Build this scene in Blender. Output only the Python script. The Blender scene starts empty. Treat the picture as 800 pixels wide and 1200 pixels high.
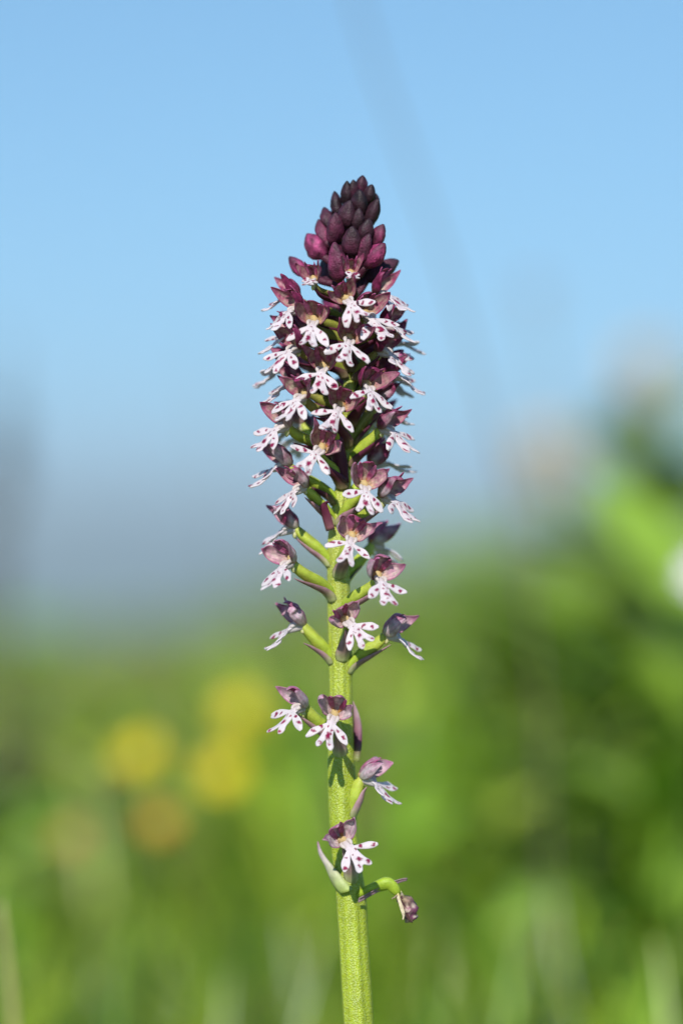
import bpy, math, random
import numpy as np
from mathutils import Vector, Matrix

# ------------------------------------------------------------------ camera, sky, sun, exposure
SC = bpy.context.scene
COL = SC.collection
CAM_D = 100.0 / 36.0 * 0.15          # distance lens -> orchid stem, frame is 0.15 m tall there
CAM_Z = 0.19                         # lens height above the ground at the orchid
PX = 0.15 / 1200.0                   # metres per photo pixel in the plane of the stem
SUN_EL, SUN_AZ = math.radians(35), math.radians(-169)   # azimuth clockwise from +Y

cam_data = bpy.data.cameras.new('camera')
cam = bpy.data.objects.new('camera', cam_data)
COL.objects.link(cam)
cam.location = (0, -CAM_D, CAM_Z)
cam.rotation_euler = (math.radians(90), 0, 0)
cam_data.sensor_fit = 'VERTICAL'
cam_data.sensor_height = 36
cam_data.sensor_width = 24
cam_data.lens = 100
cam_data.clip_start = 0.02
cam_data.clip_end = 60000
cam_data.dof.use_dof = True
cam_data.dof.focus_distance = CAM_D - 0.006
cam_data.dof.aperture_fstop = 5.6
SC.camera = cam

world = bpy.data.worlds.new('World')
SC.world = world
world.use_nodes = True
wn = world.node_tree.nodes
bg = wn['Background']
sky = wn.new('ShaderNodeTexSky')
sky.sky_type = 'NISHITA'
sky.sun_disc = False
sky.sun_elevation = SUN_EL
sky.sun_rotation = SUN_AZ % (2 * math.pi)
sky.altitude = 500
sky.air_density = 1.8
sky.dust_density = 0.0
sky.ozone_density = 4.0
stc = wn.new('ShaderNodeTexCoord')             # thin bright band at the horizon sits below the hills
lift = wn.new('ShaderNodeVectorMath')
lift.operation = 'ADD'
lift.inputs[1].default_value = (0, 0, 0.2)
world.node_tree.links.new(stc.outputs['Generated'], lift.inputs[0])
world.node_tree.links.new(lift.outputs[0], sky.inputs['Vector'])
tint = wn.new('ShaderNodeVectorMath')          # white balance of the whole sky
tint.operation = 'MULTIPLY'
tint.inputs[1].default_value = (0.74, 0.965, 1.07)
world.node_tree.links.new(sky.outputs[0], tint.inputs[0])
world.node_tree.links.new(tint.outputs[0], bg.inputs[0])
bg.inputs[1].default_value = 0.11

sun_data = bpy.data.lights.new('sun', 'SUN')
sun_data.energy = 4.2
sun_data.angle = math.radians(0.53)
sun_data.color = (1.0, 0.955, 0.88)
sun = bpy.data.objects.new('sun', sun_data)
COL.objects.link(sun)
sdir = Vector((math.sin(SUN_AZ) * math.cos(SUN_EL), math.cos(SUN_AZ) * math.cos(SUN_EL), math.sin(SUN_EL)))
sun.rotation_euler = sdir.to_track_quat('Z', 'Y').to_euler()
sun.location = sdir * 5

SC.view_settings.view_transform = 'Standard'
SC.view_settings.look = 'None'
SC.view_settings.gamma = 1
SC.view_settings.exposure = 0.5
SC.view_settings.use_curve_mapping = False
SC.render.engine = 'CYCLES'
SC.cycles.use_denoising = True
SC.cycles.max_bounces = 8
SC.cycles.transparent_max_bounces = 8
SC.cycles.volume_bounces = 0

# ------------------------------------------------------------------ helpers
RNG = np.random.default_rng(11)
random.seed(5)
MM = 0.001


def at(px, py, Y=0.0):
    """photo pixel at depth Y behind the stem plane -> world point"""
    k = (CAM_D + Y) / CAM_D
    return Vector(((px - 400) * PX * k, Y, CAM_Z + (600 - py) * PX * k))


def lerp(a, b, t):
    return a + (b - a) * t


def cr(points, n, t0=0.0, t1=1.0):
    """Catmull-Rom through points, n samples"""
    p = np.asarray(points, float)
    p = np.vstack([2 * p[0] - p[1], p, 2 * p[-1] - p[-2]])
    m = len(p) - 3
    t = np.linspace(t0, t1, n) * m
    i = np.minimum(t.astype(int), m - 1)
    f = (t - i)[:, None]
    a, b, c, d = p[i], p[i + 1], p[i + 2], p[i + 3]
    return 0.5 * (2 * b + (c - a) * f + (2 * a - 5 * b + 4 * c - d) * f ** 2 + (3 * b - a - 3 * c + d) * f ** 3)


class Wob:
    """cheap smooth 3D noise from sines"""
    def __init__(s, scale, rng=None, k=7):
        r = rng or RNG
        s.w = r.normal(size=(k, 3)) * scale
        s.p = r.uniform(0, 6.28, k)

    def __call__(s, P):
        P = np.asarray(P)
        return np.sin(P @ s.w.T + s.p).sum(-1) / (len(s.p) ** 0.5 * 0.9)


class MB:
    """collects vertices, faces and colours; build() links them as one mesh object"""
    def __init__(s):
        s.v, s.f, s.c, s.n = [], [], [], 0

    def add(s, v, f, c):
        v = np.asarray(v, float).reshape(-1, 3)
        c = np.broadcast_to(np.asarray(c, float), (len(v), 3))
        s.v.append(v)
        s.c.append(c)
        s.f.extend([tuple(int(i) + s.n for i in q) for q in f])
        s.n += len(v)

    def sheet(s, P, thick, ctop, cbot):
        """thin two-sided leaf; P (nu,nv,3); colours per vertex for both faces"""
        nu, nv = P.shape[:2]
        du = np.gradient(P, axis=0)
        dv = np.gradient(P, axis=1)
        N = np.cross(du, dv)
        N /= np.linalg.norm(N, axis=-1, keepdims=True) + 1e-12
        e = np.ones((nu, nv))
        e[:, 0] = e[:, -1] = 0.35
        e[-1, :] = 0.35
        o = N * (thick * 0.5) * e[..., None]
        ctop = np.broadcast_to(ctop, (nu, nv, 3))
        cbot = np.broadcast_to(cbot, (nu, nv, 3))
        A = np.concatenate([(P + o).reshape(-1, 3), (P - o).reshape(-1, 3)])
        C = np.concatenate([ctop.reshape(-1, 3), cbot.reshape(-1, 3)])
        m = nu * nv
        ii, jj = np.meshgrid(np.arange(nu - 1), np.arange(nv - 1), indexing='ij')
        a = (ii * nv + jj).ravel()
        q = np.stack([a, a + nv, a + nv + 1, a + 1], 1)
        F = [tuple(x) for x in q] + [tuple(x[::-1] + m) for x in q]
        ring = ([(0, j) for j in range(nv)] + [(i, nv - 1) for i in range(1, nu)] +
                [(nu - 1, j) for j in range(nv - 2, -1, -1)] + [(i, 0) for i in range(nu - 2, 0, -1)])
        r = [i * nv + j for i, j in ring]
        for k in range(len(r)):
            x, y = r[k], r[(k + 1) % len(r)]
            F.append((x, y, y + m, x + m))
        s.add(A, F, C)

    def tube(s, pts, rad, n=12, col=(1, 1, 1), shape=None):
        """tube along pts with radii; shape(theta,t)->radius factor; col array per ring or per vertex"""
        pts = np.asarray(pts, float)
        m = len(pts)
        T = np.gradient(pts, axis=0)
        T /= np.linalg.norm(T, axis=1, keepdims=True) + 1e-12
        ref = np.array([0.31, -0.95, 0.05])
        th = np.linspace(0, 2 * np.pi, n, endpoint=False)
        V = np.zeros((m, n, 3))
        for i in range(m):
            u = ref - T[i] * ref.dot(T[i])
            u /= np.linalg.norm(u) + 1e-12
            w = np.cross(T[i], u)
            ref = u
            f = np.ones(n) if shape is None else shape(th, i / (m - 1))
            V[i] = pts[i] + (np.cos(th)[:, None] * u + np.sin(th)[:, None] * w) * (rad[i] * f)[:, None]
        F = []
        for i in range(m - 1):
            for j in range(n):
                k = (j + 1) % n
                F.append((i * n + j, i * n + k, (i + 1) * n + k, (i + 1) * n + j))
        F.append(tuple(range(n - 1, -1, -1)))
        F.append(tuple((m - 1) * n + j for j in range(n)))
        c = np.asarray(col, float)
        if c.ndim == 2:
            c = np.repeat(c, n, axis=0)
        elif c.ndim == 3:
            c = c.reshape(-1, 3)
        s.add(V.reshape(-1, 3), F, c)
        return V

    def build(s, name, mat, parent=None, scale=1.0, smooth=True):
        V = np.concatenate(s.v) * scale
        C = np.concatenate(s.c)
        me = bpy.data.meshes.new(name)
        me.from_pydata(V.tolist(), [], s.f)
        if smooth:
            me.polygons.foreach_set('use_smooth', np.ones(len(me.polygons), bool))
        at_ = me.color_attributes.new('Col', 'FLOAT_COLOR', 'POINT')
        rgba = np.ones((len(V), 4), np.float32)
        rgba[:, :3] = np.clip(C, 0, 1)
        at_.data.foreach_set('color', rgba.ravel())
        me.update()
        me.materials.append(mat)
        o = bpy.data.objects.new(name, me)
        COL.objects.link(o)
        if parent is not None:
            o.parent = parent
        return o


def tag(o, label=None, cat=None, group=None, kind=None):
    for k, v in (('label', label), ('category', cat), ('group', group), ('kind', kind)):
        if v:
            o[k] = v
    return o


def empty(name, loc):
    o = bpy.data.objects.new(name, None)
    o.empty_display_size = 0.01
    COL.objects.link(o)
    o.location = loc
    return o


def organic(name, rough=0.5, spec=0.35, trans=0.0, sss=0.0, sss_r=(0.3, 0.5, 0.1), bump=0.25, bscale=3500,
            var=0.25, vscale=900, speck=0.0, sheen=0.0):
    """vertex colour pigment * procedural mottling, fine bump, optional translucency"""
    m = bpy.data.materials.new(name)
    m.use_nodes = True
    nt = m.node_tree
    N, L = nt.nodes, nt.links
    b = N['Principled BSDF']
    out = N['Material Output']
    tc = N.new('ShaderNodeTexCoord')
    at_ = N.new('ShaderNodeAttribute')
    at_.attribute_name = 'Col'
    nz = N.new('ShaderNodeTexNoise')
    nz.inputs['Scale'].default_value = vscale
    nz.inputs['Detail'].default_value = 4
    L.new(tc.outputs['Object'], nz.inputs['Vector'])
    mr = N.new('ShaderNodeMapRange')
    mr.inputs[1].default_value = 0.25
    mr.inputs[2].default_value = 0.75
    mr.inputs[3].default_value = 1 - var
    mr.inputs[4].default_value = 1 + var
    L.new(nz.outputs[0], mr.inputs[0])
    mul = N.new('ShaderNodeVectorMath')
    mul.operation = 'SCALE'
    L.new(at_.outputs['Color'], mul.inputs[0])
    L.new(mr.outputs[0], mul.inputs['Scale'])
    col = mul.outputs[0]
    if speck > 0:          # tiny pale papillae, their glistening sparkle painted into the colour
        vo = N.new('ShaderNodeTexVoronoi')
        vo.inputs['Scale'].default_value = bscale
        L.new(tc.outputs['Object'], vo.inputs['Vector'])
        r2 = N.new('ShaderNodeMapRange')
        r2.inputs[1].default_value = 0.05
        r2.inputs[2].default_value = 0.42
        r2.inputs[3].default_value = speck
        r2.inputs[4].default_value = 0
        L.new(vo.outputs['Distance'], r2.inputs[0])
        mx = N.new('ShaderNodeMix')
        mx.data_type = 'RGBA'
        mx.inputs['B'].default_value = (0.62, 0.72, 0.32, 1)
        L.new(r2.outputs[0], mx.inputs['Factor'])
        L.new(col, mx.inputs['A'])
        col = mx.outputs['Result']
        bsrc = vo.outputs['Distance']
    else:
        n2 = N.new('ShaderNodeTexNoise')
        n2.inputs['Scale'].default_value = bscale
        n2.inputs['Detail'].default_value = 3
        L.new(tc.outputs['Object'], n2.inputs['Vector'])
        bsrc = n2.outputs[0]
    L.new(col, b.inputs['Base Color'])
    b.inputs['Roughness'].default_value = rough
    b.inputs['Specular IOR Level'].default_value = spec
    if sheen:
        b.inputs['Sheen Weight'].default_value = sheen
    if sss > 0:
        b.inputs['Subsurface Weight'].default_value = sss
        b.inputs['Subsurface Radius'].default_value = sss_r
        b.inputs['Subsurface Scale'].default_value = 0.001
    if bump > 0:
        bp = N.new('ShaderNodeBump')
        bp.inputs['Strength'].default_value = bump
        bp.inputs['Distance'].default_value = 0.6 / bscale
        if speck > 0:
            bp.invert = True
        L.new(bsrc, bp.inputs['Height'])
        L.new(bp.outputs[0], b.inputs['Normal'])
    if trans > 0:
        t = N.new('ShaderNodeBsdfTranslucent')
        L.new(col, t.inputs['Color'])
        ms = N.new('ShaderNodeMixShader')
        ms.inputs[0].default_value = trans
        L.new(b.outputs[0], ms.inputs[1])
        L.new(t.outputs[0], ms.inputs[2])
        L.new(ms.outputs[0], out.inputs['Surface'])
    return m


M_STEM = organic('stem_skin', rough=0.42, spec=0.5, sss=0.35, bump=0.9, bscale=4400, var=0.15, vscale=600, speck=0.8)
M_OVARY = organic('ovary_skin', rough=0.5, spec=0.4, sss=0.45, bump=0.5, bscale=4000, var=0.2, vscale=900)
M_LIP = organic('lip_skin', rough=0.5, spec=0.3, trans=0.4, bump=0.35, bscale=6500, var=0.05, vscale=1500, sheen=0.15)
M_TEPAL = organic('tepal_skin', rough=0.45, spec=0.45, trans=0.38, bump=0.4, bscale=4500, var=0.35, vscale=1600)
M_BUD = organic('bud_skin', rough=0.55, spec=0.4, bump=1.0, bscale=4200, var=0.5, vscale=1500)
M_BRACT = organic('bract_skin', rough=0.5, spec=0.35, trans=0.15, bump=0.25, bscale=3500, var=0.25, vscale=800)
M_DRY = organic('withered_skin', rough=0.6, spec=0.3, bump=0.6, bscale=3000, var=0.4, vscale=1500)
M_GRASS = organic('grass_blade', rough=0.36, spec=0.55, trans=0.38, bump=0, var=0.2, vscale=40)
M_HERB = organic('herb_leaf', rough=0.4, spec=0.45, trans=0.25, bump=0.2, bscale=400, var=0.25, vscale=60)
M_PETAL = organic('meadow_petal', rough=0.5, spec=0.3, trans=0.2, bump=0.1, bscale=800, var=0.15, vscale=200)

# ------------------------------------------------------------------ terrain


def smooth(a, b, x):
    t = np.clip((x - a) / (b - a), 0, 1)
    return t * t * (3 - 2 * t)


_w1, _w2, _w3 = Wob(1.1, np.random.default_rng(1)), Wob(0.004, np.random.default_rng(2)), Wob(0.0011, np.random.default_rng(3))


def ground_z(x, y):
    x = np.asarray(x, float)
    y = np.asarray(y, float)
    r = np.hypot(x, y)
    P = np.stack([x, y, 0 * x], -1)
    z = 0.05 * np.clip(x, -6, 6) - 0.022 * np.clip(y, -6, 8)
    z = z + _w1(P) * 0.012 * smooth(0.25, 1.5, r)
    drop = np.clip(r - 6, 0, None)
    z = z - 75 * (1 - np.exp(-(drop / 160) ** 1.5))
    z = z + _w2(P) * 7 * smooth(60, 400, r) + _w3(P) * 18 * smooth(600, 2000, r)
    return z


def gz(x, y):
    return float(ground_z(np.array([x]), np.array([y]))[0])


def make_ground():
    nr, na = 110, 120
    rr = np.concatenate([[0.0], np.geomspace(0.05, 14000, nr - 1)])
    # angles denser towards the view direction (+Y)
    t = np.linspace(-1, 1, na, endpoint=False)
    aa = np.pi * (0.35 * t + 0.65 * t ** 3) + np.pi / 2
    R, A = np.meshgrid(rr, aa, indexing='ij')
    X, Y = R * np.cos(A), R * np.sin(A)
    Z = ground_z(X, Y)
    V = np.stack([X, Y, Z], -1).reshape(-1, 3)
    F = []
    for i in range(nr - 1):
        for j in range(na):
            k = (j + 1) % na
            if i == 0:
                F.append((j, (i + 1) * na + j, (i + 1) * na + k))
            else:
                F.append((i * na + j, (i + 1) * na + j, (i + 1) * na + k, i * na + k))
    me = bpy.data.meshes.new('ground')
    me.from_pydata(V.tolist(), [], F)
    me.polygons.foreach_set('use_smooth', np.ones(len(me.polygons), bool))
    m = bpy.data.materials.new('meadow_soil')
    m.use_nodes = True
    N, L = m.node_tree.nodes, m.node_tree.links
    b = N['Principled BSDF']
    b.inputs['Roughness'].default_value = 0.9
    g = N.new('ShaderNodeNewGeometry')
    n1 = N.new('ShaderNodeTexNoise')
    n1.inputs['Scale'].default_value = 9
    n1.inputs['Detail'].default_value = 6
    L.new(g.outputs['Position'], n1.inputs['Vector'])
    n2 = N.new('ShaderNodeTexNoise')
    n2.inputs['Scale'].default_value = 0.006
    n2.inputs['Detail'].default_value = 5
    L.new(g.outputs['Position'], n2.inputs['Vector'])
    r1 = N.new('ShaderNodeValToRGB')
    r1.color_ramp.elements[0].position = 0.35
    r1.color_ramp.elements[0].color = (0.07, 0.11, 0.02, 1)
    r1.color_ramp.elements[1].position = 0.7
    r1.color_ramp.elements[1].color = (0.15, 0.20, 0.04, 1)
    L.new(n1.outputs[0], r1.inputs[0])
    r2 = N.new('ShaderNodeValToRGB')
    r2.color_ramp.elements[0].position = 0.45
    r2.color_ramp.elements[0].color = (0.022, 0.04, 0.015, 1)
    r2.color_ramp.elements[1].position = 0.55
    r2.color_ramp.elements[1].color = (0.07, 0.10, 0.03, 1)
    L.new(n2.outputs[0], r2.inputs[0])
    ln = N.new('ShaderNodeVectorMath')
    ln.operation = 'LENGTH'
    L.new(g.outputs['Position'], ln.inputs[0])
    mr = N.new('ShaderNodeMapRange')
    mr.inputs[1].default_value = 20
    mr.inputs[2].default_value = 150
    L.new(ln.outputs['Value'], mr.inputs[0])
    mx = N.new('ShaderNodeMix')
    mx.data_type = 'RGBA'
    L.new(mr.outputs[0], mx.inputs['Factor'])
    L.new(r1.outputs[0], mx.inputs['A'])
    L.new(r2.outputs[0], mx.inputs['B'])
    L.new(mx.outputs['Result'], b.inputs['Base Color'])
    me.materials.append(m)
    o = bpy.data.objects.new('ground', me)
    COL.objects.link(o)
    tag(o, kind='structure')
    o['label'] = 'grassy ground falling away from the orchid into a valley'


def make_hills():
    """long wooded ridge far across the valley"""
    na, nd = 160, 14
    aa = np.linspace(math.radians(35), math.radians(145), na)
    dd = np.linspace(0, 1, nd)
    w = Wob(1.0, np.random.default_rng(8))
    V, F = [], []
    for i, a in enumerate(aa):
        crest = -8 + 12 * float(w(np.array([a * 9, 0, 0]))) + 14 * float(w(np.array([a * 31, 5, 0]))) + 6 * float(w(np.array([a * 90, 2, 9])))
        crest += 44 * max(-0.6, math.sin((a - math.radians(93)) * 3.0))
        crest = min(crest, 62)
        for d in dd:
            r = 2600 + 2400 * d
            z = -110 + (crest + 110) * math.sin(math.pi * min(1, d * 1.02) * 0.98) ** 0.8
            V.append((r * math.cos(a), r * math.sin(a), z + 5 * float(w(np.array([r * .01, a * 60, 3.0])))))
    for i in range(na - 1):
        for j in range(nd - 1):
            F.append((i * nd + j, i * nd + j + 1, (i + 1) * nd + j + 1, (i + 1) * nd + j))
    me = bpy.data.meshes.new('hills')
    me.from_pydata(V, [], F)
    me.polygons.foreach_set('use_smooth', np.ones(len(me.polygons), bool))
    m = bpy.data.materials.new('wooded_hill')
    m.use_nodes = True
    N, L = m.node_tree.nodes, m.node_tree.links
    b = N['Principled BSDF']
    b.inputs['Roughness'].default_value = 1
    g = N.new('ShaderNodeNewGeometry')
    n1 = N.new('ShaderNodeTexNoise')
    n1.inputs['Scale'].default_value = 0.004
    n1.inputs['Detail'].default_value = 6
    L.new(g.outputs['Position'], n1.inputs['Vector'])
    r1 = N.new('ShaderNodeValToRGB')
    r1.color_ramp.elements[0].position = 0.4
    r1.color_ramp.elements[0].color = (0.02, 0.035, 0.016, 1)
    r1.color_ramp.elements[1].position = 0.62
    r1.color_ramp.elements[1].color = (0.055, 0.075, 0.03, 1)
    L.new(n1.outputs[0], r1.inputs[0])
    L.new(r1.outputs[0], b.inputs['Base Color'])
    me.materials.append(m)
    o = bpy.data.objects.new('hills', me)
    COL.objects.link(o)
    tag(o, kind='structure')
    o['label'] = 'hazy blue wooded hills across the valley'


make_ground()
make_hills()

# ------------------------------------------------------------------ meadow (out of focus)


def blades(name, n, sampler, label):
    """n grass blades as one mesh; sampler -> x, y, height, width, lean, colour"""
    x, y, h, wd, lean, colr = sampler(n)
    z = ground_z(x, y) - 0.004
    az = RNG.uniform(0, 2 * np.pi, n)
    dx, dy = np.cos(az), np.sin(az)
    fa = az + RNG.uniform(0.9, 2.2, n)
    wx, wy = np.cos(fa), np.sin(fa)
    k = 6
    V = np.zeros((n, k, 2, 3))
    for i in range(k):
        t = i / (k - 1)
        out = lean * h * t ** 2.0
        zz = z + h * (t - 0.28 * lean * t ** 3)
        ww = wd * (0.55 + 0.9 * t - 1.42 * t ** 2.2) * 0.5 + 0.0001
        for s, q in ((0, -1), (1, 1)):
            V[:, i, s, 0] = x + dx * out + wx * ww * q
            V[:, i, s, 1] = y + dy * out + wy * ww * q
            V[:, i, s, 2] = zz
    base = (np.arange(n) * k * 2)[:, None]
    q = []
    for i in range(k - 1):
        q.append(base + np.array([[2 * i, 2 * i + 1, 2 * i + 3, 2 * i + 2]]))
    F = np.stack(q, 1).reshape(-1, 4)
    C = np.repeat(colr, k * 2, axis=0)
    me = bpy.data.meshes.new(name)
    me.vertices.add(n * k * 2)
    me.vertices.foreach_set('co', V.reshape(-1).astype(np.float32))
    me.loops.add(F.size)
    me.loops.foreach_set('vertex_index', F.reshape(-1).astype(np.int32))
    me.polygons.add(len(F))
    me.polygons.foreach_set('loop_start', np.arange(0, F.size, 4, dtype=np.int32))
    me.update(calc_edges=True)
    me.polygons.foreach_set('use_smooth', np.ones(len(F), bool))
    ca = me.color_attributes.new('Col', 'FLOAT_COLOR', 'POINT')
    rgba = np.ones((len(C), 4), np.float32)
    rgba[:, :3] = C
    ca.data.foreach_set('color', rgba.ravel())
    me.materials.append(M_GRASS)
    o = bpy.data.objects.new(name, me)
    COL.objects.link(o)
    tag(o, label, 'grass', kind='stuff')
    return o


GREENS = np.array([(0.23, 0.40, 0.018), (0.35, 0.48, 0.025), (0.13, 0.29, 0.015), (0.39, 0.48, 0.045), (0.24, 0.42, 0.05)])


def grass_colour(n, dry=0.15):
    c = GREENS[RNG.integers(0, len(GREENS), n)] * RNG.uniform(0.75, 1.25, (n, 1))
    d = RNG.random(n) < dry
    c[d] = np.array((0.36, 0.29, 0.12)) * RNG.uniform(0.6, 1.1, (d.sum(), 1))
    return c


def wedge(n, y0, y1, slope=0.20, pad=0.35, power=1.0):
    u = RNG.random(n) ** power
    y = y0 + (y1 - y0) * u
    x = RNG.uniform(-1, 1, n) * (pad + slope * (y + CAM_D))
    return x, y


_cl1, _cl2 = Wob(9.0, np.random.default_rng(21)), Wob(3.0, np.random.default_rng(22))


def clump(x, y):
    """patchy sward: lusher, yellower and sparser clumps"""
    P = np.stack([x, y, 0 * x], -1)
    return 1 + 0.30 * _cl1(P) + 0.22 * _cl2(P)


def sward_top(pxx):
    return np.interp(pxx, [-300, 0, 160, 260, 350, 450, 520, 600, 800, 1100], [725, 718, 712, 682, 645, 615, 602, 578, 515, 440])


def samp_tall(n):
    m = n // 3
    x1, y1 = wedge(m, 0.20, 1.5, pad=0.25)
    x2, y2 = wedge(n - m, 1.4, 7.5, power=1.2)
    x, y = np.concatenate([x1, x2]), np.concatenate([y1, y2])
    D = y + CAM_D
    pxx = 400 + x / PX * CAM_D / D
    ztop = CAM_Z + (600 - sward_top(pxx)) * PX * D / CAM_D
    hmax = np.clip(ztop - ground_z(x, y), 0.03, 0.42)
    sward = 0.115 * np.clip(clump(x, y), 0.6, 1.45) * RNG.uniform(0.7, 1.12, n)
    sward = np.where(RNG.random(n) < 0.10, sward * RNG.uniform(1.1, 1.7, n), sward)
    h = np.minimum(sward * (1 + 0.8 * smooth(0.02, 0.5, x)), hmax * RNG.uniform(0.75, 1.05, n))
    w = np.where(np.arange(n) < m, RNG.uniform(0.0025, 0.008, n), RNG.uniform(0.0025, 0.006, n))
    tall = (RNG.random(n) < 0.5) & (pxx > 300) & (D > 0.9)
    h = np.where(tall, hmax * RNG.uniform(0.55, 1.05, n), h)
    near = (y < 0.52) & (pxx < 640)
    h = np.where(near, np.minimum(h, np.clip(CAM_Z + (600 - RNG.uniform(985, 1120, n)) * PX * D / CAM_D - ground_z(x, y), 0.02, 1)), h)
    c = np.where((y < 0.55)[:, None], grass_colour(n, 0.0), grass_colour(n))
    c = c * np.where(y < 1.1, RNG.choice([0.55, 0.8, 1.0, 1.25, 1.6], n), 1.0)[:, None]
    olive = (pxx < 420) & (D > 1.3)
    c = np.where(olive[:, None], c * np.array([0.80, 0.70, 1.0]), c)
    drier = olive & (RNG.random(n) < 0.18)
    c[drier] = np.array((0.34, 0.28, 0.13))
    return x, y, h, w, RNG.uniform(0.1, 0.8, n), c * np.clip(clump(y * 1.3, x * 1.7), 0.45, 1.6)[:, None]


def samp_short(n):
    x = RNG.uniform(-0.8, 0.8, n)
    y = RNG.uniform(-0.15, 0.6, n)
    h = RNG.uniform(0.02, 0.075, n)
    return x, y, h, RNG.uniform(0.0018, 0.004, n), RNG.uniform(0.2, 0.9, n), grass_colour(n)


blades('meadow_grass', 27000, samp_tall, 'blurred green meadow grass filling the slope behind the orchid')
def samp_near(n):
    y = RNG.uniform(0.13, 0.36, n)
    D = y + CAM_D
    pxx = RNG.uniform(-150, 950, n)
    x = (pxx - 400) * PX * D / CAM_D
    ok = (np.abs(pxx - 400) > 60) | (y > 0.2)
    top = RNG.uniform(1010, 1230, n) + np.where(ok, 0, 200)
    h = np.clip(CAM_Z + (600 - top) * PX * D / CAM_D - ground_z(x, y), 0.03, 0.2)
    c = GREENS[RNG.integers(0, 5, n)] * RNG.uniform(0.5, 1.1, (n, 1))
    return x, y, h, RNG.uniform(0.0012, 0.0036, n), RNG.uniform(0.15, 0.9, n), np.clip(c, 0, 0.7)


blades('tall_grass', 700, samp_near, 'taller fresh green blades low down just behind the orchid stem')
blades('short_grass', 5000, samp_short, 'short green turf around the foot of the orchid')


def make_ground_cover():
    """mass of small rounded herb leaves between the grasses"""
    mb = MB()
    n = 5200
    x, y = wedge(n, 0.45, 5.5, power=1.3)
    g = ground_z(x, y)
    t = np.linspace(0, 1, 5)
    for i in range(n):
        D = y[i] + CAM_D
        hmax = max(0.03, (CAM_Z - 0.035 * D - g[i]) * 1.0)
        h = random.uniform(0.15, 0.85) * min(hmax, 0.16)
        L = random.uniform(0.012, 0.034)
        W = L * random.uniform(0.22, 0.42)
        a = random.uniform(0, 6.28)
        e = random.uniform(-0.2, 1.0)
        d = np.array([math.cos(a) * math.cos(e), math.sin(a) * math.cos(e), math.sin(e)])
        s = np.array([-math.sin(a), math.cos(a), 0])
        c = np.array([x[i], y[i], g[i] + h]) + np.outer(t * L, d) - np.outer(t ** 2 * L * 0.3, (0, 0, 1))
        w = W * np.sin(np.pi * (t * 0.94 + 0.03)) ** 0.7
        V = np.concatenate([c - w[:, None] * s + np.array([0, 0, 0.15]) * w[:, None], c, c + w[:, None] * s + np.array([0, 0, 0.15]) * w[:, None]])
        F = []
        for k in range(4):
            F += [(k, k + 5, k + 6, k + 1), (k + 5, k + 10, k + 11, k + 6)]
        mb.add(V, F, GREENS[random.randrange(5)] * random.uniform(0.7, 1.5))
    o = mb.build('ground_cover', M_HERB)
    tag(o, 'low leafy herbs mixed through the blurred meadow grass', 'herbs', kind='stuff')


make_ground_cover()


def leaf(mb, base, d, L, W, droop, col, up=(0, 0, 1), n=9, m=5, thick=0.0006):
    base, d, up = (np.asarray(q, float) for q in (base, d, up))
    d = d / np.linalg.norm(d)
    s = np.cross(d, up)
    s /= np.linalg.norm(s) + 1e-9
    nrm = np.cross(s, d)
    t = np.linspace(0, 1, n)
    c = base + np.outer(t * L, d) - np.outer(t ** 2 * L * droop, (0, 0, 1))
    w = W * 0.5 * np.sin(np.pi * (t ** 0.8 * 0.95 + 0.03)) ** 0.8
    v = np.linspace(-1, 1, m)
    P = c[:, None] + (w[:, None] * v)[..., None] * s + (w[:, None] * np.abs(v) * 0.3)[..., None] * nrm
    mb.sheet(P, thick, np.asarray(col), np.asarray(col) * np.array([1.1, 1.0, 1.3]))


def leafy_plant(px, Y, h, nl, L, W, label, col, seed, lean=0.0, name='broad_leaved_plant'):
    r = random.Random(seed)
    k = (CAM_D + Y) / CAM_D
    x = (px - 400) * PX * k
    z0 = gz(x, Y)
    root = empty(name, (x, Y, z0))
    tag(root, label, 'plant', 'leafy plants on the rising side of the meadow')
    pts = cr([(0, 0, -0.01), (lean * h * 0.3, 0, h * 0.5), (lean * h, 0.01, h)], 8)
    mb = MB()
    mb.tube(pts, np.linspace(0.0028, 0.0012, 8), 7, np.array(col) * 0.9)
    mb.build('stem', M_HERB, root)
    for i in range(nl):
        t = (i + 0.6) / nl
        p = pts[int(t * 7)]
        a = i * 2.4 + r.uniform(-0.4, 0.4)
        e = r.uniform(0.35, 0.95)
        mb = MB()
        leaf(mb, p, (math.cos(a) * math.cos(e), math.sin(a) * math.cos(e), math.sin(e)),
             L * r.uniform(0.75, 1.2), W * r.uniform(0.8, 1.2), r.uniform(0.1, 0.45), np.array(col) * r.uniform(0.75, 1.25))
        mb.build('leaf', M_HERB, root)


PL = (0.19, 0.32, 0.03)
PB = (0.24, 0.42, 0.03)
SHADE_GREEN = (0.15, 0.26, 0.025)  # leaf green darkened to stand in for a shaded gap in the foliage
leafy_plant(752, 0.36, 0.185, 16, 0.075, 0.030, 'broad-leaved plant with the widest bright green leaves beside the white flower', PB, 1, 0.12)
leafy_plant(690, 0.50, 0.18, 26, 0.065, 0.022, 'bushy mid green plant leaning towards the widest-leaved plant', PL, 2, -0.05)
leafy_plant(640, 0.75, 0.20, 26, 0.06, 0.018, 'low green plant under the pinkish seed head on the slope', PL, 3, 0.05)
leafy_plant(815, 0.55, 0.225, 30, 0.075, 0.028, 'tallest leafy plant at the top of the rising green slope', (0.19, 0.30, 0.03), 4, -0.06)
leafy_plant(560, 1.1, 0.20, 22, 0.06, 0.016, 'small pale green plant at the low end of the rising slope', (0.2, 0.32, 0.05), 5, 0.0)
leafy_plant(790, 0.70, 0.18, 26, 0.075, 0.028, 'green plant with leaves coloured darker as shade between the widest-leaved and tallest plants', SHADE_GREEN, 6, 0.05)
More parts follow.
